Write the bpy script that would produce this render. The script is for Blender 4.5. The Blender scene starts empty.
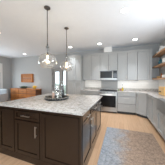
import bpy, bmesh, math, random
from mathutils import Matrix, Vector
random.seed(4)
S = bpy.context.scene
C = S.collection
PI = math.pi
R = math.radians

# ---------------------------------------------------------------- camera
CAMZ, YAW, PITCH, FPX = 1.38, 19.6, 1.3, 104.0
cd = bpy.data.cameras.new('camera'); cam = bpy.data.objects.new('camera', cd); C.objects.link(cam)
cam.location = (0, 0, CAMZ); cam.rotation_euler = (R(90 - PITCH), 0, R(YAW))
cd.sensor_width = 36; cd.lens = FPX / 165 * 36; cd.clip_start = 0.05
S.camera = cam
# ---------------------------------------------------------------- world, exposure
w = bpy.data.worlds.new('world'); S.world = w; w.use_nodes = True
bg = w.node_tree.nodes['Background']; bg.inputs[0].default_value = (.80, .90, 1, 1); bg.inputs[1].default_value = 2.6
S.view_settings.view_transform = 'Standard'; S.view_settings.look = 'None'
S.view_settings.exposure = 0.17; S.view_settings.gamma = 1; S.view_settings.use_curve_mapping = False

def area(name, loc, rot, sx, sy, power, col=(1, 1, 1), parent=None, spread=180):
    l = bpy.data.lights.new(name, 'AREA'); l.shape = 'RECTANGLE'; l.size = sx; l.size_y = sy
    l.energy = power; l.color = col; l.spread = R(spread)
    o = bpy.data.objects.new(name, l); C.objects.link(o); o.location = loc; o.rotation_euler = rot
    if parent: o.parent = parent
    return o
# daylight lamps: left at the visible window, rear and right added out of view
area('window_daylight', (-.1, -2.45, 1.5), (R(90), 0, 0), 2.7, 2.0, 96, (.82, .92, 1))
area('window_daylight', (1.50, 2.35, 1.72), (0, R(90), 0), 1.1, 1.4, 38, (.95, .97, 1))
area('window_daylight', (-7.0, 3.2, 1.4), (0, R(-90), 0), 1.1, 1.9, 52, (.84, .93, 1))

# ---------------------------------------------------------------- materials
def mat(name, col, rough=.5, metal=0, spec=.5, **k):
    m = bpy.data.materials.new(name); m.use_nodes = True
    b = m.node_tree.nodes['Principled BSDF']
    b.inputs['Base Color'].default_value = (*col, 1); b.inputs['Roughness'].default_value = rough
    b.inputs['Metallic'].default_value = metal; b.inputs['Specular IOR Level'].default_value = spec
    for a, v in k.items(): b.inputs[a.replace('_', ' ')].default_value = v
    return m
def nodes(m): return m.node_tree.nodes, m.node_tree.links, m.node_tree.nodes['Principled BSDF']
def texco(N, L, scale=(1, 1, 1)):
    tc = N.new('ShaderNodeTexCoord'); mp = N.new('ShaderNodeMapping'); mp.inputs['Scale'].default_value = scale
    L.new(tc.outputs['Object'], mp.inputs[0]); return mp.outputs[0]
def ramp(N, L, fac, stops, interp='LINEAR'):
    r = N.new('ShaderNodeValToRGB'); r.color_ramp.interpolation = interp
    e = r.color_ramp.elements
    while len(e) > 1: e.remove(e[-1])
    e[0].position = stops[0][0]; e[0].color = (*stops[0][1], 1)
    for p, c in stops[1:]: x = e.new(p); x.color = (*c, 1)
    L.new(fac, r.inputs[0]); return r.outputs[0]
def mixc(N, L, fac, a, b, mode='MIX'):
    x = N.new('ShaderNodeMix'); x.data_type = 'RGBA'; x.blend_type = mode
    for i, v in ((0, fac), (6, a), (7, b)):
        if hasattr(v, 'links'): L.new(v, x.inputs[i])
        else: x.inputs[i].default_value = v if i == 0 else (*v, 1)
    return x.outputs[2]
def noise(N, L, co, scale, detail=3, rough=.5):
    n = N.new('ShaderNodeTexNoise'); n.inputs['Scale'].default_value = scale; n.inputs['Detail'].default_value = detail
    n.inputs['Roughness'].default_value = rough; L.new(co, n.inputs['Vector']); return n.outputs['Fac']
def subtle(name, col, rough, scale=30, amp=.04, **k):
    m = mat(name, col, rough, **k); N, L, b = nodes(m)
    f = noise(N, L, texco(N, L), scale)
    c = ramp(N, L, f, [(.3, tuple(v * (1 - amp) for v in col)), (.7, tuple(min(1, v * (1 + amp)) for v in col))])
    L.new(c, b.inputs['Base Color']); return m

M = {}
M['ceiling'] = subtle('ceiling_paint', (.79, .84, .90), .9, 8, .01)
M['wall'] = subtle('wall_paint', (.44, .445, .445), .8, 8, .015)
M['white'] = subtle('white_paint', (.8, .8, .79), .45, 20, .01)
M['cab'] = subtle('grey_lacquer', (.40, .407, .405), .38, 12, .02)
M['edge'] = mat('charcoal_edging', (.10, .10, .10), .7)  # dark colour standing for the shade in the gaps between fronts
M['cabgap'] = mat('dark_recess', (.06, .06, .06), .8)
M['island'] = subtle('espresso_stain', (.013, .0062, .0036), .2, 40, .15, spec=.08, Coat_Weight=1.0, Coat_Roughness=.2)
M['steel'] = subtle('brushed_steel', (.40, .40, .395), .38, 60, .04, metal=1)
M['steeldk'] = mat('dark_steel', (.14, .14, .15), .35, 1)
M['sheet'] = mat('matte_steel_sheet', (.36, .36, .355), .55, .5)
M['nickel'] = mat('brushed_nickel', (.62, .60, .57), .28, 1)
M['black'] = mat('black_glass', (.008, .008, .009), .25, spec=.25)
M['blackm'] = mat('black_iron', (.02, .02, .02), .5)
M['bronze'] = mat('dark_bronze', (.10, .09, .085), .45, .6)
M['fabric'] = subtle('pale_fabric', (.34, .36, .38), .9, 120, .1)
M['ceramic'] = mat('white_ceramic', (.8, .8, .78), .2)
M['teal'] = mat('teal_glaze', (.03, .13, .17), .2)
M['pink'] = mat('pink_wax', (.56, .38, .31), .5)
M['green'] = subtle('leaf_green', (.03, .05, .02), .6, 40, .4)
M['yellow'] = subtle('yellow_petal', (.95, .52, .02), .6, 40, .3)
M['olive'] = mat('olive_oil', (.50, .40, .02), .2)
M['red'] = mat('red_skin', (.45, .06, .03), .35)
M['lime'] = mat('lime_skin', (.14, .25, .03), .4)
M['black_plastic'] = mat('black_plastic', (.015, .015, .015), .3)
M['lawn'] = subtle('lawn', (.34, .36, .30), .9, 3, .2)
M['hedge'] = subtle('hedge_leaf', (.36, .39, .33), .9, 12, .3)

def emis(name, col, s):
    m = bpy.data.materials.new(name); m.use_nodes = True; N = m.node_tree.nodes; N.clear()
    e = N.new('ShaderNodeEmission'); e.inputs[0].default_value = (*col, 1); e.inputs[1].default_value = s
    o = N.new('ShaderNodeOutputMaterial'); m.node_tree.links.new(e.outputs[0], o.inputs[0]); return m
M['lamp'] = emis('lamp_glow', (1, .97, .92), 9)
M['filament'] = emis('warm_bulb_glow', (1, .72, .38), 9)
M['strip'] = emis('strip_glow', (1, .93, .82), 2)

def clear(name, tint=(1, 1, 1), refl=.09, edge=.5, r=.03):
    m = bpy.data.materials.new(name); m.use_nodes = True; N = m.node_tree.nodes; L = m.node_tree.links; N.clear()
    t = N.new('ShaderNodeBsdfTransparent'); t.inputs[0].default_value = (*tint, 1)
    g = N.new('ShaderNodeBsdfGlossy'); g.inputs['Roughness'].default_value = r
    lw = N.new('ShaderNodeLayerWeight'); lw.inputs[0].default_value = .25
    mr = N.new('ShaderNodeMapRange'); mr.inputs['To Min'].default_value = refl; mr.inputs['To Max'].default_value = edge
    L.new(lw.outputs['Facing'], mr.inputs['Value'])
    mx = N.new('ShaderNodeMixShader'); L.new(mr.outputs[0], mx.inputs[0]); L.new(t.outputs[0], mx.inputs[1]); L.new(g.outputs[0], mx.inputs[2])
    o = N.new('ShaderNodeOutputMaterial'); L.new(mx.outputs[0], o.inputs[0]); return m
M['glass'] = clear('clear_glass', (.96, .96, .95), .17, .85, .16)
M['pane'] = clear('window_glass', (.97, .99, .98), .05, .3)
M['bottleglass'] = clear('bottle_glass', (.86, .88, .87), .28, .8)

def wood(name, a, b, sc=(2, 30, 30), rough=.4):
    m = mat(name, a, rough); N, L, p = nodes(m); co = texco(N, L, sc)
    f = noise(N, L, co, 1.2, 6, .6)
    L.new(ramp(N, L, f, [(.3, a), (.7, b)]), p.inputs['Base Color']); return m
M['oak'] = wood('honey_wood', (.26, .078, .010), (.48, .17, .022), (1.5, 20, 20), .6)
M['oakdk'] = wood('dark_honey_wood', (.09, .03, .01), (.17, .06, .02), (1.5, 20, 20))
M['shelf'] = wood('walnut_shelf', (.42, .22, .11), (.66, .38, .20), (20, 1.5, 20))
M['bread'] = wood('pale_wood', (.60, .34, .10), (.75, .47, .18), (20, 2, 20))

def floor_mat():
    m = mat('oak_planks', (.6, .4, .25), .36); N, L, p = nodes(m)
    tc = N.new('ShaderNodeTexCoord'); mp = N.new('ShaderNodeMapping'); mp.inputs['Rotation'].default_value = (0, 0, R(90))
    L.new(tc.outputs['Object'], mp.inputs[0])
    br = N.new('ShaderNodeTexBrick'); br.offset = .37; br.inputs['Scale'].default_value = 1
    br.inputs['Brick Width'].default_value = 1.5; br.inputs['Row Height'].default_value = .13
    br.inputs['Mortar Size'].default_value = .0016; br.inputs['Mortar Smooth'].default_value = .1
    br.inputs['Color1'].default_value = (.49, .305, .18, 1); br.inputs['Color2'].default_value = (.54, .35, .215, 1)
    br.inputs['Mortar'].default_value = (.30, .17, .08, 1)
    L.new(mp.outputs[0], br.inputs['Vector'])
    g = noise(N, L, texco(N, L, (22, 1.4, 1)), 1.5, 5, .6)
    gr = ramp(N, L, g, [(.25, (.84, .82, .80)), (.75, (1.08, 1.08, 1.08))])
    L.new(mixc(N, L, 1.0, br.outputs['Color'], gr, 'MULTIPLY'), p.inputs['Base Color']); return m
M['floor'] = floor_mat()

def granite():
    m = mat('pale_granite', (.6, .6, .58), .2); N, L, p = nodes(m); co = texco(N, L)
    a = noise(N, L, co, 14, 6, .7)
    base = ramp(N, L, a, [(.30, (.22, .19, .17)), (.45, (.45, .425, .40)), (.58, (.58, .565, .55)), (.8, (.42, .40, .39))])
    v = noise(N, L, co, 55, 3, .7)
    sp = ramp(N, L, v, [(.36, (.22, .17, .15)), (.44, (1, 1, 1))])
    L.new(mixc(N, L, .8, base, sp, 'MULTIPLY'), p.inputs['Base Color']); return m
M['granite'] = granite()

def tiles():
    m = mat('white_tile', (.8, .79, .77), .22); N, L, p = nodes(m)
    tc = N.new('ShaderNodeTexCoord'); mp = N.new('ShaderNodeMapping'); mp.inputs['Rotation'].default_value = (R(90), 0, 0)
    L.new(tc.outputs['Object'], mp.inputs[0])
    br = N.new('ShaderNodeTexBrick'); br.inputs['Scale'].default_value = 1
    br.inputs['Brick Width'].default_value = .2; br.inputs['Row Height'].default_value = .075; br.inputs['Mortar Size'].default_value = .0015
    br.inputs['Color1'].default_value = (.74, .73, .71, 1); br.inputs['Color2'].default_value = (.78, .77, .75, 1); br.inputs['Mortar'].default_value = (.58, .57, .55, 1)
    L.new(mp.outputs[0], br.inputs['Vector']); L.new(br.outputs['Color'], p.inputs['Base Color']); return m
M['tile'] = tiles()

def rug_mat():
    m = mat('distressed_rug', (.3, .3, .3), .95, spec=.1); N, L, p = nodes(m); co = texco(N, L)
    sx = N.new('ShaderNodeSeparateXYZ'); L.new(co, sx.inputs[0])
    n1 = noise(N, L, co, 3.0, 5, .65)
    ad = N.new('ShaderNodeMath'); ad.operation = 'MULTIPLY_ADD'; ad.inputs[1].default_value = .9; L.new(n1, ad.inputs[0]); L.new(sx.outputs[0], ad.inputs[2])
    f = ad.outputs[0]      # object x (0 = left edge) + noise
    base = ramp(N, L, f, [(.40, (.28, .305, .34)), (.72, (.29, .285, .29)), (.98, (.30, .215, .16))])
    n2 = noise(N, L, co, 34, 4, .75)
    sp = ramp(N, L, n2, [(.36, (.66, .66, .66)), (.50, (1, 1, 1)), (.64, (1.3, 1.28, 1.25))])
    base = mixc(N, L, .9, base, sp, 'MULTIPLY')
    vo = N.new('ShaderNodeTexVoronoi'); vo.feature = 'DISTANCE_TO_EDGE'; vo.inputs['Scale'].default_value = 9; L.new(co, vo.inputs['Vector'])
    ln = ramp(N, L, vo.outputs['Distance'], [(.0, (.62, .64, .68)), (.09, (1, 1, 1))])
    base = mixc(N, L, .7, base, ln, 'MULTIPLY')
    L.new(base, p.inputs['Base Color']); return m
M['rug'] = rug_mat()

def tray_mat():
    m = mat('hammered_dark_metal', (.1, .1, .1), .35, .8); N, L, p = nodes(m); co = texco(N, L)
    vo = N.new('ShaderNodeTexVoronoi'); vo.inputs['Scale'].default_value = 42; L.new(co, vo.inputs['Vector'])
    L.new(ramp(N, L, vo.outputs['Distance'], [(.2, (.40, .40, .39)), (.42, (.02, .02, .02))]), p.inputs['Base Color']); return m
M['tray'] = tray_mat()
M['beads'] = mat('pewter', (.20, .20, .195), .3, .9)

# ---------------------------------------------------------------- mesh helpers
def new(): return bmesh.new()
def bx(bm, x0, x1, y0, y1, z0, z1, bev=0):
    r = bmesh.ops.create_cube(bm, size=1)
    vs = r['verts']
    for v in vs:
        v.co = Vector(((x0 + x1) / 2 + v.co.x * (x1 - x0), (y0 + y1) / 2 + v.co.y * (y1 - y0), (z0 + z1) / 2 + v.co.z * (z1 - z0)))
    if bev:
        es = list({e for v in vs for e in v.link_edges})
        bmesh.ops.bevel(bm, geom=es, offset=bev, segments=2, affect='EDGES', profile=.5)
    return bm
def box(*a, **k): return bx(new(), *a, **k)
def rod(bm, p0, p1, r, r2=None, seg=12):
    p0, p1 = Vector(p0), Vector(p1); d = p1 - p0
    mt = Matrix.Translation((p0 + p1) / 2) @ d.to_track_quat('Z', 'Y').to_matrix().to_4x4()
    bmesh.ops.create_cone(bm, cap_ends=True, segments=seg, radius1=r, radius2=r if r2 is None else r2, depth=d.length, matrix=mt)
    return bm
def lathe(bm, prof, cx=0, cy=0, seg=28, closed=True):
    rings = []
    for r, z in prof:
        rings.append([bm.verts.new((cx + r * math.cos(2 * PI * i / seg), cy + r * math.sin(2 * PI * i / seg), z)) for i in range(seg)])
    for a, b in zip(rings, rings[1:]):
        for i in range(seg):
            j = (i + 1) % seg; bm.faces.new((a[i], a[j], b[j], b[i]))
    if closed:
        bm.faces.new(rings[0][::-1]); bm.faces.new(rings[-1])
    return bm
def prism(bm, pts, z0, z1):
    a = [bm.verts.new((x, y, z0)) for x, y in pts]; b = [bm.verts.new((x, y, z1)) for x, y in pts]
    bm.faces.new(a[::-1]); bm.faces.new(b); n = len(pts)
    for i in range(n): bm.faces.new((a[i], a[(i + 1) % n], b[(i + 1) % n], b[i]))
    return bm
def ball(bm, c, r, sx=1, sy=1, sz=1, sub=2):
    mt = Matrix.Translation(c) @ Matrix.Diagonal((sx, sy, sz, 1))
    bmesh.ops.create_icosphere(bm, subdivisions=sub, radius=r, matrix=mt); return bm
def obj(name, bm, m, parent=None, smooth=False, loc=None):
    bmesh.ops.recalc_face_normals(bm, faces=bm.faces)
    me = bpy.data.meshes.new(name); bm.to_mesh(me); bm.free()
    me.materials.append(M[m] if isinstance(m, str) else m)
    if smooth:
        for p in me.polygons: p.use_smooth = True
    o = bpy.data.objects.new(name, me); C.objects.link(o)
    if parent: o.parent = parent
    if loc: o.location = loc
    return o
def tag(o, label, cat, group=None):
    o['label'] = label; o['category'] = cat
    if group: o['group'] = group
    return o
def thing(name, label, cat, loc=(0, 0, 0), rz=0, group=None):
    o = bpy.data.objects.new(name, None); C.objects.link(o); o.location = loc; o.rotation_euler = (0, 0, rz)
    o.empty_display_size = .1
    return tag(o, label, cat, group)
def struct(name, bm, m, parent=None, **k):
    o = obj(name, bm, m, parent, **k)
    if not parent: o['kind'] = 'structure'
    return o
def copy_tree(o, parent=None):
    c = o.copy(); C.objects.link(c)
    if parent: c.parent = parent
    for ch in list(o.children): copy_tree(ch, c)
    return c

# ---------------------------------------------------------------- room
XL, XR, YB, YN, H = -7.05, 1.53, 5.10, -2.5, 2.87
T = .12
struct('floor', box(XL - T, XR + T, YN - T, YB + T, -.1, 0), 'floor')
struct('ceiling', box(XL - T, XR + T, YN - T, YB + T, H, H + .1), 'ceiling')
# back wall with the glazed door opening
DX0, DX1, DH = -3.70, -2.72, 2.06
b = new()
bx(b, XL - T, DX0, YB, YB + T, 0, H); bx(b, DX1, XR + T, YB, YB + T, 0, H); bx(b, DX0, DX1, YB, YB + T, DH, H)
struct('wall_back', b, 'wall')
# left wall with window
def wall_open(name, fixed0, fixed1, axis, a0, a1, o0, o1, z0, z1):
    b = new()
    def q(u0, u1, w0, w1):
        if axis == 'y': bx(b, fixed0, fixed1, u0, u1, w0, w1)
        else: bx(b, u0, u1, fixed0, fixed1, w0, w1)
    q(a0, o0, 0, H); q(o1, a1, 0, H); q(o0, o1, 0, z0); q(o0, o1, z1, H)
    return struct(name, b, 'wall')
wall_open('wall_left', XL - T, XL, 'y', YN - T, YB, 2.0, 4.46, .35, 2.35)
wall_open('wall_right', XR, XR + T, 'y', YN - T, YB, 1.65, 3.05, 1.15, 2.30)
wall_open('wall_front', YN - T, YN, 'x', XL, XR, -1.5, 1.3, .45, 2.5)

def window(n, axis, inner, outer, o0, o1, z0, z1, mull, sgn):
    # sgn: direction into the room along the fixed axis
    def q(b, f0, f1, u0, u1, w0, w1):
        f0, f1 = min(f0, f1), max(f0, f1)
        if axis == 'y': bx(b, f0, f1, u0, u1, w0, w1)
        else: bx(b, u0, u1, f0, f1, w0, w1)
    root = thing('window_%d' % n, '', '', (0, 0, 0)); del root['label'], root['category']; root['kind'] = 'structure'  # window_1 is the visible one; window_2 and window_3 are added out of view
    b = new(); c = .09; f = inner + sgn * .02
    q(b, inner, f, o0 - c, o0, z0 - c, z1 + c); q(b, inner, f, o1, o1 + c, z0 - c, z1 + c)
    q(b, inner, f, o0, o1, z1, z1 + c); q(b, inner, f, o0, o1, z0 - c, z0)
    obj('window_casing', b, 'white', root)
    b = new(); m0, m1 = (inner + outer) / 2 - .025, (inner + outer) / 2 + .025
    q(b, m0, m1, o0, o0 + .05, z0, z1); q(b, m0, m1, o1 - .05, o1, z0, z1)
    q(b, m0, m1, o0 + .05, o1 - .05, z0, z0 + .05); q(b, m0, m1, o0 + .05, o1 - .05, z1 - .05, z1)
    for k in range(1, mull + 1):
        u = o0 + (o1 - o0) * k / (mull + 1); q(b, m0, m1, u - .025, u + .025, z0 + .05, z1 - .05)
    fr = obj('window_frame', b, 'white', root)
    b = new(); q(b, (m0 + m1) / 2 - .003, (m0 + m1) / 2 + .003, o0 + .05, o1 - .05, z0 + .05, z1 - .05)
    obj('pane', b, 'pane', fr)
window(1, 'y', XL, XL - T, 2.0, 4.46, .35, 2.35, 1, 1)
window(2, 'y', XR, XR + T, 1.65, 3.05, 1.15, 2.30, 1, -1)  # unseen window, added over the sink for more light
window(3, 'x', YN, YN - T, -1.5, 1.3, .45, 2.5, 1, 1)  # unseen rear window, added and placed to brighten the room
bl = obj('window_blind', box(XL + .025, XL + .06, 1.95, 4.50, 1.86, 2.42, .01), 'white')
tag(bl, 'pale roller blind part lowered at the left edge window', 'blind')

# glazed grey door with sidelight
root = thing('door_1', '', '', (DX0, YB, 0)); del root['label'], root['category']; root['kind'] = 'structure'
M['doorgrey'] = mat('grey_door_paint', (.34, .34, .335), .45)
W = DX1 - DX0
b = new(); bx(b, -.03, .05, -.03, T, 0, DH + .0); bx(b, W - .05, W + .03, -.03, T, 0, DH); bx(b, -.03, W + .03, -.03, T, DH - .06, DH + .03)
bx(b, .62, .68, -.02, T, 0, DH - .06)
obj('door_frame', b, 'doorgrey', root)
b = new(); bx(b, .06, .20, .02, .065, .01, 1.99); bx(b, .47, .61, .02, .065, .01, 1.99); bx(b, .20, .47, .02, .065, .01, .26); bx(b, .20, .47, .02, .065, 1.86, 1.99)
lf = obj('door_leaf', b, 'doorgrey', root); obj('pane', box(.20, .47, .04, .046, .26, 1.86), 'pane', lf)
for z in (.3, 1.0, 1.7): obj('hinge', rod(new(), (.055, -.005, z), (.055, -.005, z + .1), .012), 'steeldk', root)
b = new(); bx(b, .69, .73, .02, .065, .01, 1.99); bx(b, .89, .925, .02, .065, .01, 1.99); bx(b, .73, .89, .02, .065, .01, .2); bx(b, .73, .89, .02, .065, 1.93, 1.99)
sl = obj('sidelight', b, 'doorgrey', root); obj('pane', box(.73, .89, .04, .046, .2, 1.93), 'pane', sl)
b = new(); rod(b, (.56, 0.01, 1.0), (.56, -.04, 1.0), .02); rod(b, (.56, -.04, 1.0), (.46, -.04, 1.0), .009)
obj('door_handle', b, 'nickel', root)

# baseboards
b = new(); bx(b, XL, DX0 - .04, YB - .015, YB, 0, .13, .003); bx(b, DX1 + .04, -2.40, YB - .015, YB, 0, .13, .003)
struct('baseboard_back', b, 'white')
struct('baseboard_left', box(XL, XL + .015, YN, YB - .02, 0, .13, .003), 'white')
# outside: lawn and hedge seen through the glass
struct('ground', box(-30, 20, -25, 30, -.5, -.2), 'lawn')
b = new()
for i in range(46):
    x = -8 + i * .3; ball(b, (x, 9.6 + random.uniform(-.2, .2), .35 + random.uniform(-.15, .25)), .45 * random.uniform(.8, 1.2))
o = obj('hedge', b, 'hedge', loc=(0, 0, 0)); tag(o, 'green hedge outside behind the glazed grey door', 'hedge')

# tiled backsplash on the back and right walls, grey steel sheet behind range
b = new(); bx(b, -1.67, 1.53, YB - .008, YB, .90, 1.46); bx(b, XR - .008, XR, 3.15, YB - .008, .90, 2.9 - .06 if False else 1.42)
struct('trim_1', b, 'tile')

# ---------------------------------------------------------------- cabinets
def bar(bm, x, z, y, ln, vert=True, r=.006, off=.032):
    if vert: a, c = (x, y - off, z - ln / 2), (x, y - off, z + ln / 2)
    else: a, c = (x - ln / 2, y - off, z), (x + ln / 2, y - off, z)
    rod(bm, a, c, r, seg=10)
    for t in (.12, .88):
        p = Vector(a).lerp(Vector(c), t); rod(bm, p, (p.x, y, p.z), r * .8, seg=8)
    return bm
def shaker(x0, x1, z0, z1, y=0, t=.028, fw=.062, rec=.023):
    """door or drawer front: back at y, front at y - t"""
    b = new(); f = y - t
    if z1 - z0 < .2: fw = min(fw, .038)
    bx(b, x0, x0 + fw, f, y, z0, z1, .0015); bx(b, x1 - fw, x1, f, y, z0, z1, .0015)
    bx(b, x0 + fw, x1 - fw, f, y, z0, z0 + fw, .0015); bx(b, x0 + fw, x1 - fw, f, y, z1 - fw, z1, .0015)
    bx(b, x0 + fw - .001, x1 - fw + .001, f + rec, y, z0 + fw - .001, z1 - fw + .001)
    return b
def slabf(x0, x1, z0, z1, y=0, t=.028): return box(x0, x1, y - t, y, z0, z1, .002)
G = .0075
def door(root, x0, x1, z0, z1, hx=None, hz=None, hl=.16, m='cab', vert=True, name='door', y=0):
    d = obj(name, shaker(x0 + G, x1 - G, z0 + G, z1 - G, y), m, root)
    if hx is not None: obj('handle', bar(new(), hx, hz, y - .02, hl, vert), 'nickel', d)
    return d
def drawer(root, x0, x1, z0, z1, hl=.16, m='cab', flat=False, y=0):
    bm = slabf(x0 + G, x1 - G, z0 + G, z1 - G, y) if flat else shaker(x0 + G, x1 - G, z0 + G, z1 - G, y)
    d = obj('drawer', bm, m, root)
    obj('handle', bar(new(), (x0 + x1) / 2, (z0 + z1) / 2 if z1 - z0 < .2 else z1 - .07, y - .02, hl, False), 'nickel', d)
    return d
TOE, CT = .10, .888          # toe kick, underside of the worktop
def base_body(root, w_, dep=.59):
    b = new(); bx(b, 0.001, w_ - .001, 0, dep, TOE, CT)
    obj('body', b, 'cab', root)
    obj('carcass_edge', box(.001, w_ - .001, -.003, -.0005, TOE, CT), 'edge', root)  # thin dark sheet that paints the gap shade behind doors and drawers
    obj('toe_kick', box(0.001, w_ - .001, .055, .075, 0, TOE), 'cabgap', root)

YF = 4.49 + .02   # carcass front of the back run (door fronts at 4.49)
# base left of range
t = thing('base_cabinet', 'grey two-door base cabinet left of the range, mostly behind the island', 'cabinet', (-1.665, YF, 0))
base_body(t, .815, .585)
drawer(t, 0, .4075, .73, CT); drawer(t, .4075, .815, .73, CT)
door(t, 0, .4075, TOE, .73, .36, .62); door(t, .4075, .815, TOE, .73, .455, .62)
# three-drawer base right of range
t = thing('drawer_cabinet', 'grey three-drawer base cabinet right of the range', 'cabinet', (-.08, YF, 0))
base_body(t, .69, .585)
drawer(t, 0, .69, .72, CT, flat=True, hl=.2); drawer(t, 0, .69, .42, .72, flat=True, hl=.2); drawer(t, 0, .69, TOE, .42, flat=True, hl=.2)
# diagonal corner base
XF = .92 + .02    # carcass front of right run
t = thing('corner_cabinet', 'grey diagonal corner base cabinet with one door', 'cabinet', (0, 0, 0))
a0, a1 = (.612, YF), (XF, 4.182)
P = [(a0[0] + .002, YB - .01), (a0[0] + .002, YF - .001), (XF, a1[1]), (XR - .01, a1[1]), (XR - .01, YB - .01)]
obj('body', prism(new(), P, TOE, CT), 'cab', t)
ang = math.atan2(a1[1] - a0[1], a1[0] - a0[0]); Ld = math.hypot(a1[0] - a0[0], a1[1] - a0[1])
mt = Matrix.Translation((a0[0], a0[1], 0)) @ Matrix.Rotation(ang, 4, 'Z')
def xf(bm): bmesh.ops.transform(bm, matrix=mt, verts=bm.verts); return bm
d = obj('door', xf(shaker(.028, Ld - .028, TOE, CT - .004)), 'cab', t)
obj('handle', xf(bar(new(), .06, .76, -.02, .16)), 'nickel', d)
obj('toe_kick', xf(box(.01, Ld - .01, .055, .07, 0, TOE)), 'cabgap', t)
# right run (front faces -X): local x runs toward the camera
def right_root(name, label, ytop, cat='cabinet'): return thing(name, label, cat, (XF, ytop, 0), R(-90))
t = right_root('base_cabinet', 'grey two-door base cabinet between the corner cabinet and the sink', 4.178)
base_body(t, 1.03, .58)
door(t, 0, .515, TOE, CT, .46, .76); door(t, .515, 1.03, TOE, CT, .57, .76)
t = right_root('sink_cabinet', 'grey base cabinet below the steel apron sink', 3.145)
b = new(); bx(b, 0.001, .889, 0, .58, TOE, .64); obj('body', b, 'cab', t)
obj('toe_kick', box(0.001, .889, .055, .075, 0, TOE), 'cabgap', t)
door(t, 0, .445, TOE, .64, .40, .5); door(t, .445, .89, TOE, .64, .49, .5)
# apron sink
t = right_root('apron_sink', 'stainless steel apron-front sink at the right edge', 3.135, 'sink')
b = new(); w_ = .87
bx(b, 0, w_, -.045, -.02, .655, .925, .006); bx(b, 0, w_, .44, .46, .655, .925)
bx(b, 0, .02, -.02, .44, .655, .925); bx(b, w_ - .02, w_, -.02, .44, .655, .925); bx(b, .02, w_ - .02, -.02, .44, .645, .67)
obj('basin', b, 'steel', t); obj('drain', rod(new(), (.43, .22, .67), (.43, .22, .675), .045, seg=20), 'steeldk', t)

# worktops
b = new(); z0, z1 = .89, .92
prism(b, [(-.079, YB - .009), (-.079, 4.465), (.605, 4.465), (.895, 4.175), (.895, 3.14), (1.41, 3.14), (1.41, 2.255), (.895, 2.255), (.895, 1.3), (XR - .009, 1.3), (XR - .009, YB - .009)], z0, z1)
t = thing('worktop', 'pale granite corner worktop with upstand running right of the range', 'countertop', (0, 0, 0))
obj('slab', b, 'granite', t)
b = new(); bx(b, -.079, XR - .029, YB - .029, YB - .009, z1, 1.02); bx(b, XR - .029, XR - .009, 1.3, YB - .009, z1, 1.02)
obj('upstand', b, 'granite', t)
t = thing('worktop', 'pale granite worktop left of the range, behind the island', 'countertop', (0, 0, 0))
obj('slab', box(-1.665, -.847, 4.465, YB - .009, z0, z1, .003), 'granite', t)
obj('upstand', box(-1.665, -.847, YB - .029, YB - .009, z1, 1.02), 'granite', t)

# upper cabinets
UZ0, UZ1, UY = 1.375, 2.53, 4.77
def upper(name, label, x0, w_, doors, z0=UZ0, z1=UZ1, y=UY, hz=None, crown=True, group=None):
    t = thing(name, label, 'cabinet', (x0, y, 0), 0, group)
    obj('body', box(.001, w_ - .001, 0, YB - .01 - y, z0, z1), 'cab', t)
    hz = hz or z0 + .13
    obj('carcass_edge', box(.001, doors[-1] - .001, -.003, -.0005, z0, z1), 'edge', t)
    n = len(doors) - 1
    for i in range(n):
        hx = doors[i + 1] - .035 if i % 2 == 0 else doors[i] + .035
        door(t, doors[i], doors[i + 1], z0, z1, hx, hz, .14)
    if crown:
        b = new(); bx(b, .001, w_ - .001, -.03, YB - .01 - y, z1 + .001, z1 + .055); bx(b, .001, w_ - .001, -.055, 0, z1 + .055, z1 + .085, .004)
        obj('crown', b, 'cab', t)
    return t
upper('wall_cabinet', 'grey two-door wall cabinet left of the microwave', -1.665, .82, [0, .41, .82])
upper('wall_cabinet', 'grey two-door wall cabinet directly above the microwave', -.845, .762, [0, .381, .762], z0=1.80)
upper('wall_cabinet', 'grey two-door wall cabinet just right of the microwave', -.08, .762, [0, .381, .762])
t = upper('wall_cabinet', 'grey single-door wall cabinet nearest the open shelves', .683, .51, [0, .43])
obj('filler', box(.4325, .509, -.02, 0, UZ0, UZ1), 'cab', t)
# pantry
t = thing('pantry_cabinet', 'tall grey pantry cabinet between the glazed door and the worktop', 'cabinet', (-2.375, YF, 0))
obj('body', box(0, .70, 0, YB - .01 - YF, TOE, 2.45), 'cab', t)
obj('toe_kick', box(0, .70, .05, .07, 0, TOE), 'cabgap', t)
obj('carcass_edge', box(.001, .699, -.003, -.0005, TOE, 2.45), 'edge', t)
for x0, x1, hx in ((0, .35, .31), (.35, .70, .39)):
    door(t, x0, x1, 1.34, 2.45, hx, 1.48); door(t, x0, x1, TOE, 1.34, hx, 1.16)
b = new(); bx(b, -.0, .70, -.03, YB - .01 - YF, 2.451, 2.50); bx(b, -.0, .70, -.055, 0, 2.50, 2.53, .004)
obj('crown', b, 'cab', t)
# duct chase
o = obj('duct_cover', box(-.68, -.33, 4.80, YB - .002, UZ1 + .09, H - .002), 'white'); o.location = (0, 0, 0)
tag(o, 'white boxed duct cover between the ceiling and the cabinet over microwave', 'duct cover')

# under cabinet strips (real lamps)
def strip(x0, x1, label, p):
    t = thing('cabinet_light', label, 'light', (x0, 4.84, UZ0 - .001), 0, 'light strips under the wall cabinets')
    L_ = x1 - x0
    obj('housing', box(0, L_, -.02, .02, -.014, 0), 'white', t)
    obj('diffuser', box(.01, L_ - .01, -.015, .015, -.018, -.0145), 'strip', t)
    area('strip_light', (L_ / 2, 0, -.022), (0, 0, 0), L_ * .95, .03, p, (1, .93, .82), t)
strip(-1.55, -.95, 'slim light strip under the wall cabinet left of the microwave', .95)
strip(.0, .60, 'slim light strip under the wall cabinet right of the microwave', .95)
strip(.74, 1.12, 'slim light strip under the wall cabinet nearest the open shelves', .8)

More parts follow.
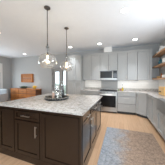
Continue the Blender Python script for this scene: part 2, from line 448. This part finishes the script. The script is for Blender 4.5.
# microwave
t = thing('microwave', 'stainless over-the-range microwave with black glass door', 'microwave', (-.843, 4.71, 1.375))
w_ = .758
obj('body', box(0, w_, 0, YB - .01 - 4.71, 0, .42, .004), 'steel', t)
b = new(); bx(b, .012, .57, -.022, -.001, .085, .412, .004); d = obj('door', b, 'steeldk', t)
obj('window', box(.03, .535, -.026, -.0225, .105, .395), 'black', d)
b = new(); rod(b, (.553, -.055, .11), (.553, -.055, .39), .009); rod(b, (.553, -.055, .13), (.553, -.022, .13), .006); rod(b, (.553, -.055, .37), (.553, -.022, .37), .006)
obj('handle', b, 'nickel', d)
obj('control_panel', box(.578, .746, -.022, -.001, .085, .412, .003), 'black', t)
for r_ in range(4):
    for c_ in range(3): obj('button', box(.60 + c_ * .043, .63 + c_ * .043, -.025, -.0225, .12 + r_ * .045, .15 + r_ * .045), 'steeldk', t)
obj('vent', box(.012, w_ - .012, -.012, -.001, .004, .026), 'steeldk', t)

# steel sheet behind range
o = obj('splash_panel', box(-.842, -.083, YB - .018, YB - .009, .96, 1.372), 'sheet'); tag(o, 'grey steel splash panel between range and microwave', 'splash panel')

# range
t = thing('range', 'stainless steel range with black oven window in the back run', 'range', (-.842, 4.45, 0)); w_ = .758
obj('body', box(0, w_, .03, YB - .03 - 4.45, .06, .905, .003), 'steel', t)
obj('plinth', box(.02, w_ - .02, .08, .5, 0, .06), 'blackm', t)
b = new(); bx(b, .004, w_ - .004, 0, .029, .20, .815, .004); d = obj('oven_door', b, 'steel', t)
obj('window', box(.055, w_ - .055, -.004, -.0005, .25, .735), 'black', d)
b = new(); rod(b, (.05, -.05, .775), (w_ - .05, -.05, .775), .012); rod(b, (.09, -.05, .775), (.09, 0, .775), .009); rod(b, (w_ - .09, -.05, .775), (w_ - .09, 0, .775), .009)
obj('handle', b, 'nickel', d)
d = obj('drawer', box(.004, w_ - .004, 0, .029, .065, .193, .004), 'steel', t)
cp = obj('control_panel', box(.0, w_, -.012, .029, .823, .905, .005), 'steel', t)
for k in range(5):
    x = .10 + k * (w_ - .2) / 4; obj('knob', rod(new(), (x, -.013, .864), (x, -.045, .864), .021, .018, 16), 'steeldk', cp)
obj('cooktop', box(.003, w_ - .003, .0, .61, .906, .918, .002), 'blackm', t)
for cx in (.14, .38, .62):
    b = new()
    for dx in (-.10, 0, .10): bx(b, cx + dx - .005, cx + dx + .005, .04, .56, .935, .947)
    for dy in (.05, .30, .55): bx(b, cx - .105, cx + .105, dy - .005, dy + .005, .935, .947)
    for dx in (-.10, .10):
        for dy in (.05, .55): bx(b, cx + dx - .005, cx + dx + .005, dy - .005, dy + .005, .9185, .936)
    obj('grate', b, 'blackm', t)
    for dy in (.17, .43): obj('burner', rod(new(), (cx, dy, .9185), (cx, dy, .93), .04, seg=18), 'steeldk', t)

# ---------------------------------------------------------------- island
IX0, IX1, IY0, IY1 = -2.27, -.50, 1.365, 3.03
t = thing('kitchen_island', 'dark espresso kitchen island base with shaker fronts', 'island', (0, 0, 0))
b = new(); bx(b, IX0 + .02, IX1 - .02, IY0 + .02, IY1 - .0, .0, .888)
obj('body', b, 'island', t)
b = new()
for x, y in ((IX0, IY0), (IX1 - .035, IY0)): bx(b, x, x + .035, y, y + .0195, .0, .888, .002)
bx(b, IX0 + .035, IX1 - .035, IY0, IY0 + .0195, .0, .105, .002); bx(b, IX0 + .035, IX1 - .035, IY0, IY0 + .0195, .845, .888, .002)
bx(b, -1.235, -1.195, IY0, IY0 + .0195, .105, .845, .002); bx(b, -1.815, -1.80, IY0, IY0 + .0195, .105, .845, .002)
obj('face_frame', b, 'island', t)
def isl(x0, x1, z0, z1): return shaker(x0 + G, x1 - G, z0 + G, z1 - G, IY0 + .019, .024, .055, .011)
obj('panel', isl(IX0 + .035, -1.815, .105, .845), 'island', t)
obj('panel', isl(-1.195, IX1 - .035, .105, .845), 'island', t)
d = obj('door', isl(-1.80, -1.235, .105, .685), 'island', t)
obj('handle', bar(new(), -1.30, .545, IY0 - .005, .17, True, .007), 'nickel', d)
d = obj('drawer', isl(-1.80, -1.235, .69, .845), 'island', t)
obj('handle', bar(new(), -1.5175, .7675, IY0 - .005, .19, False, .007), 'nickel', d)
# right-hand side, front faces +X
def side(bm):
    bmesh.ops.transform(bm, matrix=Matrix.Translation((IX1 - .02, IY0 + .02, 0)) @ Matrix.Rotation(R(90), 4, 'Z'), verts=bm.verts); return bm
Ls = IY1 - IY0 - .02; cw = [0.02, .54, 1.04, Ls - .02]
obj('side_plinth', side(box(0.0, Ls, -.019, 0, 0, .10, .002)), 'island', t)
for i in range(3):
    x0, x1 = cw[i], cw[i + 1]
    d = obj('drawer', side(shaker(x0 + G, x1 - G, .715, .875, 0, .02, .05, .009)), 'island', t)
    obj('handle', side(bar(new(), (x0 + x1) / 2, .795, -.02, .16, False)), 'nickel', d)
    d = obj('door', side(shaker(x0 + G, x1 - G, .105, .71, 0, .02, .055, .009)), 'island', t)
    obj('handle', side(bar(new(), x1 - .03 if i != 1 else x0 + .03, .60, -.02, .16)), 'nickel', d)
# far side plain panels
for o in t.children_recursive: o.data.transform(Matrix.Diagonal((.957, .957, 1.0225, 1)))
o = obj('island_worktop', box(-2.20, -.452, 1.277, 2.94, .909, .940, .004), 'granite')
tag(o, 'large pale speckled granite worktop on the dark island', 'countertop')
TZ = .940
# ---------------------------------------------------------------- tray with bottles
TX, TY = -1.40, 2.11
t = thing('round_tray', 'round dark hammered metal tray on the island worktop', 'tray', (TX, TY, TZ + .001))
obj('plate', lathe(new(), [(.24, 0), (.262, .004), (.275, .045), (.27, .05), (.262, .045), (.25, .01), (.0005, .01)], seg=40), 'tray', t, True)
for k in range(34):
    a = 2 * PI * k / 34; obj('rim_bead', ball(new(), (.274 * math.cos(a), .274 * math.sin(a), .042), .02, sub=2), 'beads', t, True)
ZT = TZ + .0115
def rel(u, dist):     # point at a viewing azimuth (deg right of the lens axis) and range, plain plan geometry
    a = R(u - YAW); return dist * math.sin(a), dist * math.cos(a)
def onTray(dx, dy): return (TX + dx, TY + dy, ZT)
# clear decanter
before = set(bpy.data.objects)
t = thing('glass_decanter', 'tall clear glass decanter at the back of the tray', 'decanter', onTray(.06, .14))
obj('vessel', lathe(new(), [(.045, 0), (.05, .01), (.052, .14), (.035, .19), (.014, .22), (.014, .29), (.018, .30)], seg=24), 'bottleglass', t, True)
obj('stopper', ball(new(), (0, 0, .325), .024), 'bottleglass', t, True)
t = thing('wine_glass', 'clear stemmed glass standing near the tray centre', 'glass', onTray(.03, -.05))
obj('base', lathe(new(), [(.036, 0), (.036, .003), (.006, .008), (.004, .09)], seg=20), 'bottleglass', t, True)
obj('bowl', lathe(new(), [(.004, .09), (.03, .11), (.04, .15), (.033, .20)], seg=20, closed=False), 'bottleglass', t, True)
t = thing('candle_jar', 'small pink candle jar on the left of the tray', 'candle', onTray(-.09, -.01))
obj('jar', lathe(new(), [(.024, 0), (.028, .006), (.028, .085), (.025, .09)], seg=20), 'pink', t, True)
obj('lid', rod(new(), (0, 0, .0905), (0, 0, .105), .026, seg=20), 'ceramic', t)
t = thing('white_bottle', 'slim white bottle on the middle of the tray', 'bottle', onTray(-.025, .085))
obj('vessel', lathe(new(), [(.026, 0), (.03, .006), (.03, .13), (.012, .16), (.011, .19)], seg=20), 'ceramic', t, True)
obj('cap', rod(new(), (0, 0, .1905), (0, 0, .21), .013), 'nickel', t)
t = thing('pump_bottle', 'black pump bottle on the right of the tray', 'bottle', onTray(.16, .02))
obj('vessel', lathe(new(), [(.027, 0), (.030, .006), (.030, .12), (.014, .14), (.013, .155)], seg=20), 'black_plastic', t, True)
b = new(); rod(b, (0, 0, .1555), (0, 0, .195), .006); rod(b, (.006, 0, .192), (-.05, -.01, .187), .006)
obj('pump', b, 'black_plastic', t)
t = thing('spice_jar', 'grey-lidded clear glass jar beside the black pump bottle', 'jar', onTray(.10, -.12))
obj('jar', lathe(new(), [(.032, 0), (.036, .006), (.036, .10), (.028, .115)], seg=20), 'bottleglass', t, True)
obj('lid', rod(new(), (0, 0, .1155), (0, 0, .14), .03, seg=20), 'steeldk', t)

for o in set(bpy.data.objects) - before:
    if o.type == 'MESH': o.data.transform(Matrix.Diagonal((1.05, 1.05, 1.5 if o.parent.name != 'glass_decanter' else 1.2, 1)))
# ---------------------------------------------------------------- pendants
def pendant():
    t = thing('pendant_lamp', 'clear glass pendant lamp over the island, the nearer and larger one', 'pendant lamp', (-1.41, 1.80, H), 0, 'glass pendants over the island')
    obj('canopy', lathe(new(), [(.062, -.001), (.062, -.018), (.05, -.028), (.012, -.03), (.012, -.05)], seg=24), 'bronze', t, True)
    obj('stem', rod(new(), (0, 0, -.05), (0, 0, -.74), .0085), 'bronze', t)
    b = new(); rod(b, (0, 0, -.74), (0, 0, -.80), .014); rod(b, (0, 0, -.80), (0, 0, -.815), .032, seg=20); rod(b, (0, 0, -.815), (0, 0, -.93), .006)
    rod(b, (0, 0, -.92), (0, 0, -.975), .02, seg=16)
    obj('socket', b, 'bronze', t)
    g = obj('glass_shade', lathe(new(), [(.040, -.79), (.036, -.83), (.034, -.90), (.034, -.925), (.06, -.942), (.12, -.972), (.168, -1.025), (.187, -1.085), (.18, -1.14), (.14, -1.20), (.09, -1.235), (.085, -1.236)], seg=40, closed=False), 'glass', t, True)
    obj('bulb', lathe(new(), [(.012, -.976), (.014, -.985), (.018, -1.005), (.02, -1.03), (.013, -1.048), (.003, -1.055)], seg=16), 'filament', t, True)
    l = bpy.data.lights.new('bulb_light', 'POINT'); l.energy = 8; l.color = (1, .75, .45); l.shadow_soft_size = .03
    o = bpy.data.objects.new('bulb_light', l); C.objects.link(o); o.location = (0, 0, -1.10); o.parent = t
    return t
p = pendant(); q = copy_tree(p); q.location = (-1.44, 2.68, H)
q['label'] = 'clear glass pendant lamp over the island, the farther and smaller one'

# ---------------------------------------------------------------- downlights
def downlight():
    t = thing('downlight', 'x', 'ceiling light', (0, 0, H), 0, 'recessed ceiling lights')
    obj('trim_ring', lathe(new(), [(.075, -.0005), (.088, -.006), (.09, -.0005)], seg=28), 'white', t, True)
    obj('diffuser', rod(new(), (0, 0, -.007), (0, 0, -.009), .072, seg=28), 'lamp', t)
    area('downlight_beam', (0, 0, -.012), (0, 0, 0), .12, .12, 6.5, (.92, .96, 1), t, 66)
    return t
spots = [((.09, 2.42), 'round recessed ceiling light nearest the camera, high in the picture'),
         ((.52, 4.25), 'round recessed ceiling light in front of the rightmost wall cabinets'),
         ((-.78, 4.27), 'round recessed ceiling light in front of the white duct cover'),
         ((-2.10, 4.26), 'round recessed ceiling light just above the farther pendant'),
         ((-5.1, 4.5), 'round recessed ceiling light at the left above the wooden sideboard'),
         ((-1.1, .75), 'round recessed ceiling light over the near side of the island'),  # from here on: unseen downlights added to lift the brightness
         ((.70, .75), 'round recessed ceiling light over the near end of the rug'),
         ((-3.6, 2.2), 'round recessed ceiling light beyond the left end of the island'),
         ((-5.1, 1.8), 'round recessed ceiling light over the left side of the room')]
d0 = downlight()
for i, ((x, y), lb) in enumerate(spots):
    d = d0 if i == 0 else copy_tree(d0)
    d.location = (x, y, H); d['label'] = lb
    for c in d.children:
        if c.type == 'LIGHT' and i >= 5:
            if i == 5: fill_beam = c.data.copy(); fill_beam.energy = 6
            c.data = fill_beam

# ---------------------------------------------------------------- rug
o = obj('runner_rug', box(0, 1.14, 0, 2.5, .001, .013, .004), 'rug', loc=(-.335, .58, 0))
tag(o, 'distressed blue-grey and rust rug lying on the wood floor', 'rug')

# ---------------------------------------------------------------- sideboard
t = thing('sideboard', 'honey wood sideboard with drawers against the far wall', 'sideboard', (-6.50, 4.65, 0)); w_ = 2.07; hh = .86
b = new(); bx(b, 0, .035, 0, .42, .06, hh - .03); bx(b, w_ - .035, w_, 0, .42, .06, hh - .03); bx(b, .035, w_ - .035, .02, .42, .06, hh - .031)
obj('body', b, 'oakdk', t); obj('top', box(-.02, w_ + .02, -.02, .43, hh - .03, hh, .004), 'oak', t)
for i in range(3):
    for j in range(3):
        x0 = .045 + i * .66; z0 = .08 + j * .25
        d = obj('drawer', box(x0 + .012, x0 + .648, -.005, .018, z0 + .014, z0 + .230, .004), 'oak', t)
        obj('pull', box(x0 + .25, x0 + .41, -.022, -.0055, z0 + .115, z0 + .13), 'blackm', d)
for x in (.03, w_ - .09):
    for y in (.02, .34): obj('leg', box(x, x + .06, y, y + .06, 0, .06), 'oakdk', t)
# items on the sideboard
def leafy(root, n, r, h, m, name, sz):
    b = new()
    for k in range(n):
        a = random.uniform(0, 2 * PI); rr = r * math.sqrt(random.random()); z = h * (.25 + .75 * random.random()) * (1 - .4 * (rr / r) ** 2)
        ball(b, (rr * math.cos(a), rr * .6 * math.sin(a), z), sz * random.uniform(.7, 1.3), 1.3, .8, .5, 1)
    return obj(name, b, m, root, True)
t = thing('planter_bowl', 'low black bowl of dark greenery on the sideboard', 'plant', (-5.64, 4.86, hh))
obj('bowl', lathe(new(), [(.08, 0), (.13, .012), (.19, .055), (.18, .055), (.05, .045)], seg=28), 'blackm', t, True)
f = leafy(t, 70, .24, .10, 'green', 'foliage', .035); f.location = (0, 0, .055)
t = thing('flower_pot', 'small yellow flowers in a yellow pot on the sideboard', 'flowers', (-4.74, 4.86, hh))
obj('pot', lathe(new(), [(.045, 0), (.065, .07), (.07, .075), (.01, .07)], seg=20), 'yellow', t, True)
f = leafy(t, 60, .12, .13, 'yellow', 'blossoms', .035); f.location = (0, 0, .07)
# wall piece
t = thing('wall_shelf', 'honey wood slatted wall piece hung above the sideboard', 'wall decor', (-5.98, YB, 1.24))
w_ = .93; h_ = .53
b = new(); bx(b, 0, .045, -.12, -.001, 0, h_, .006); bx(b, w_ - .045, w_, -.12, -.001, 0, h_, .006)
bx(b, .045, w_ - .045, -.12, -.001, 0, .04, .005); bx(b, .045, w_ - .045, -.12, -.001, h_ - .04, h_, .005)
obj('frame', b, 'oak', t)
for k in range(5):
    z = .05 + k * .088; obj('slat', box(.047, w_ - .047, -.085, -.02, z, z + .078, .005), 'oak', t)
obj('rail', box(.047, w_ - .047, -.112, -.086, .25, .272), 'oakdk', t)

# ---------------------------------------------------------------- armchair at the left edge
t = thing('armchair', 'pale grey upholstered armchair at the left edge of the room', 'armchair', (-6.52, 3.92, 0), R(20))
obj('seat', box(-.30, .30, -.32, .26, .16, .46, .05), 'fabric', t)
obj('backrest', box(-.38, .38, .20, .38, .16, .86, .05), 'fabric', t)
for s in (-1, 1): obj('armrest', box(.30 if s > 0 else -.40, .40 if s > 0 else -.30, -.34, .22, .16, .62, .04), 'fabric', t)
for x in (-.33, .33):
    for y in (-.28, .30): obj('leg', rod(new(), (x, y, 0), (x, y, .17), .018, .025), 'oakdk', t)

# ---------------------------------------------------------------- floating shelves and what stands on them
SX = 1.27
shz = [(2.31, 'topmost'), (1.875, 'middle'), (1.405, 'lowest')]
for z, nm in shz:
    o = obj('floating_shelf', box(SX, XR - .001, 3.30, 5.09, z, z + .05, .005), 'shelf')
    tag(o, 'walnut floating shelf on the right wall, %s of the three' % nm, 'shelf', 'floating shelves on the right wall')
def bowl(loc, r, h, label, m='ceramic'):
    o = obj('bowl', lathe(new(), [(r * .45, 0), (r * .55, .004), (r * .9, h * .55), (r, h), (r * .95, h), (r * .8, h * .5), (.01, h * .12)], seg=26), m, None, True, loc)
    return tag(o, label, 'bowl')
z = 2.361
bowl((1.40, 4.68, z), .10, .09, 'white bowl on the topmost shelf, farther of two')
t = thing('pitcher', 'white ceramic pitcher on the topmost shelf', 'pitcher', (1.39, 4.42, z))
obj('body', lathe(new(), [(.06, 0), (.085, .03), (.09, .09), (.06, .16), (.05, .19), (.06, .22), (.055, .22), (.045, .19)], seg=26), 'ceramic', t, True)
b = new(); pts = [(0, .05 + .0, .19), (0, .10, .19), (0, .13, .14), (0, .12, .09), (0, .085, .06)]
for a, c in zip(pts, pts[1:]): rod(b, a, c, .009)
obj('handle', b, 'ceramic', t)
bowl((1.39, 4.16, z), .10, .12, 'white bowl on the topmost shelf, nearer of two')
z = 1.926
def vase(loc, prof, label, m, name='vase'):
    o = obj(name, lathe(new(), prof, seg=24), m, None, True, loc); return tag(o, label, name)
vase((1.38, 4.50, z), [(.04, 0), (.055, .02), (.058, .11), (.03, .17), (.018, .19), (.02, .24)], 'dark teal bottle vase on the middle shelf', 'teal')
vase((1.40, 4.34, z), [(.045, 0), (.065, .03), (.06, .12), (.035, .15), (.04, .17)], 'squat dark teal vase on the middle shelf', 'teal')
vase((1.39, 4.12, z), [(.05, 0), (.07, .02), (.07, .16), (.06, .18)], 'white canister on the middle shelf', 'ceramic', 'canister')
z = 1.456
t = thing('wooden_figure', 'small carved orange wood figure on the lowest shelf', 'figurine', (1.38, 4.36, z))
obj('body', lathe(new(), [(.035, 0), (.04, .02), (.02, .06), (.032, .09), (.012, .12)], seg=18), 'oak', t, True)
obj('head', ball(new(), (0, 0, .14), .025), 'oak', t, True)
o = obj('wooden_bowl', lathe(new(), [(.05, 0), (.06, .005), (.11, .06), (.105, .06), (.01, .02)], seg=26), 'bread', None, True, (1.40, 4.60, z)); tag(o, 'shallow pale wood bowl on the lowest shelf', 'bowl')
vase((1.38, 4.14, z), [(.045, 0), (.06, .02), (.055, .09), (.03, .11)], 'white jar on the lowest shelf', 'ceramic', 'jar')

# bread bin on right worktop
t = thing('bread_bin', 'pale wood bread bin on the right worktop below the shelves', 'bread bin', (1.22, 3.66, .921))
obj('body', box(0, .27, 0, .42, 0, .21, .012), 'bread', t)
obj('lid', box(-.006, .276, -.006, .426, .211, .25, .01), 'bread', t)
obj('knob', rod(new(), (-.0, .25, .10), (-.03, .25, .10), .02), 'blackm', t)
# oil bottle, apple, lime beside range
t = thing('oil_bottle', 'yellow-green oil bottle on the worktop right of the range', 'bottle', (.13, 4.88, .921))
obj('vessel', lathe(new(), [(.036, 0), (.042, .006), (.042, .085), (.014, .12), (.013, .145)], seg=20), 'olive', t, True)
obj('cap', rod(new(), (0, 0, .1455), (0, 0, .16), .014), 'blackm', t)
t = thing('apple', 'red apple beside the yellow-green oil bottle', 'apple', (.05, 4.84, .921))
obj('flesh', ball(new(), (0, 0, .034), .038, 1, 1, .9), 'red', t, True); obj('stem', rod(new(), (0, 0, .065), (.004, 0, .082), .002), 'oakdk', t)
o = obj('lime', ball(new(), (0, 0, .026), .03, 1.15, 1, .87), 'lime', None, True, (-.03, 4.78, .921)); tag(o, 'green lime on the worktop next to the range', 'lime')
# outlets
def outlet(x, label):
    t = thing('wall_outlet', label, 'outlet', (x, YB - .008, 1.10))
    obj('plate', box(-.036, .036, -.006, -.001, 0, .115, .002), 'white', t)
    for z in (.03, .07): obj('socket', box(-.016, .016, -.0085, -.0062, z, z + .026, .001), 'steeldk', t)
outlet(.12, 'wall outlet on the tile above the oil bottle')
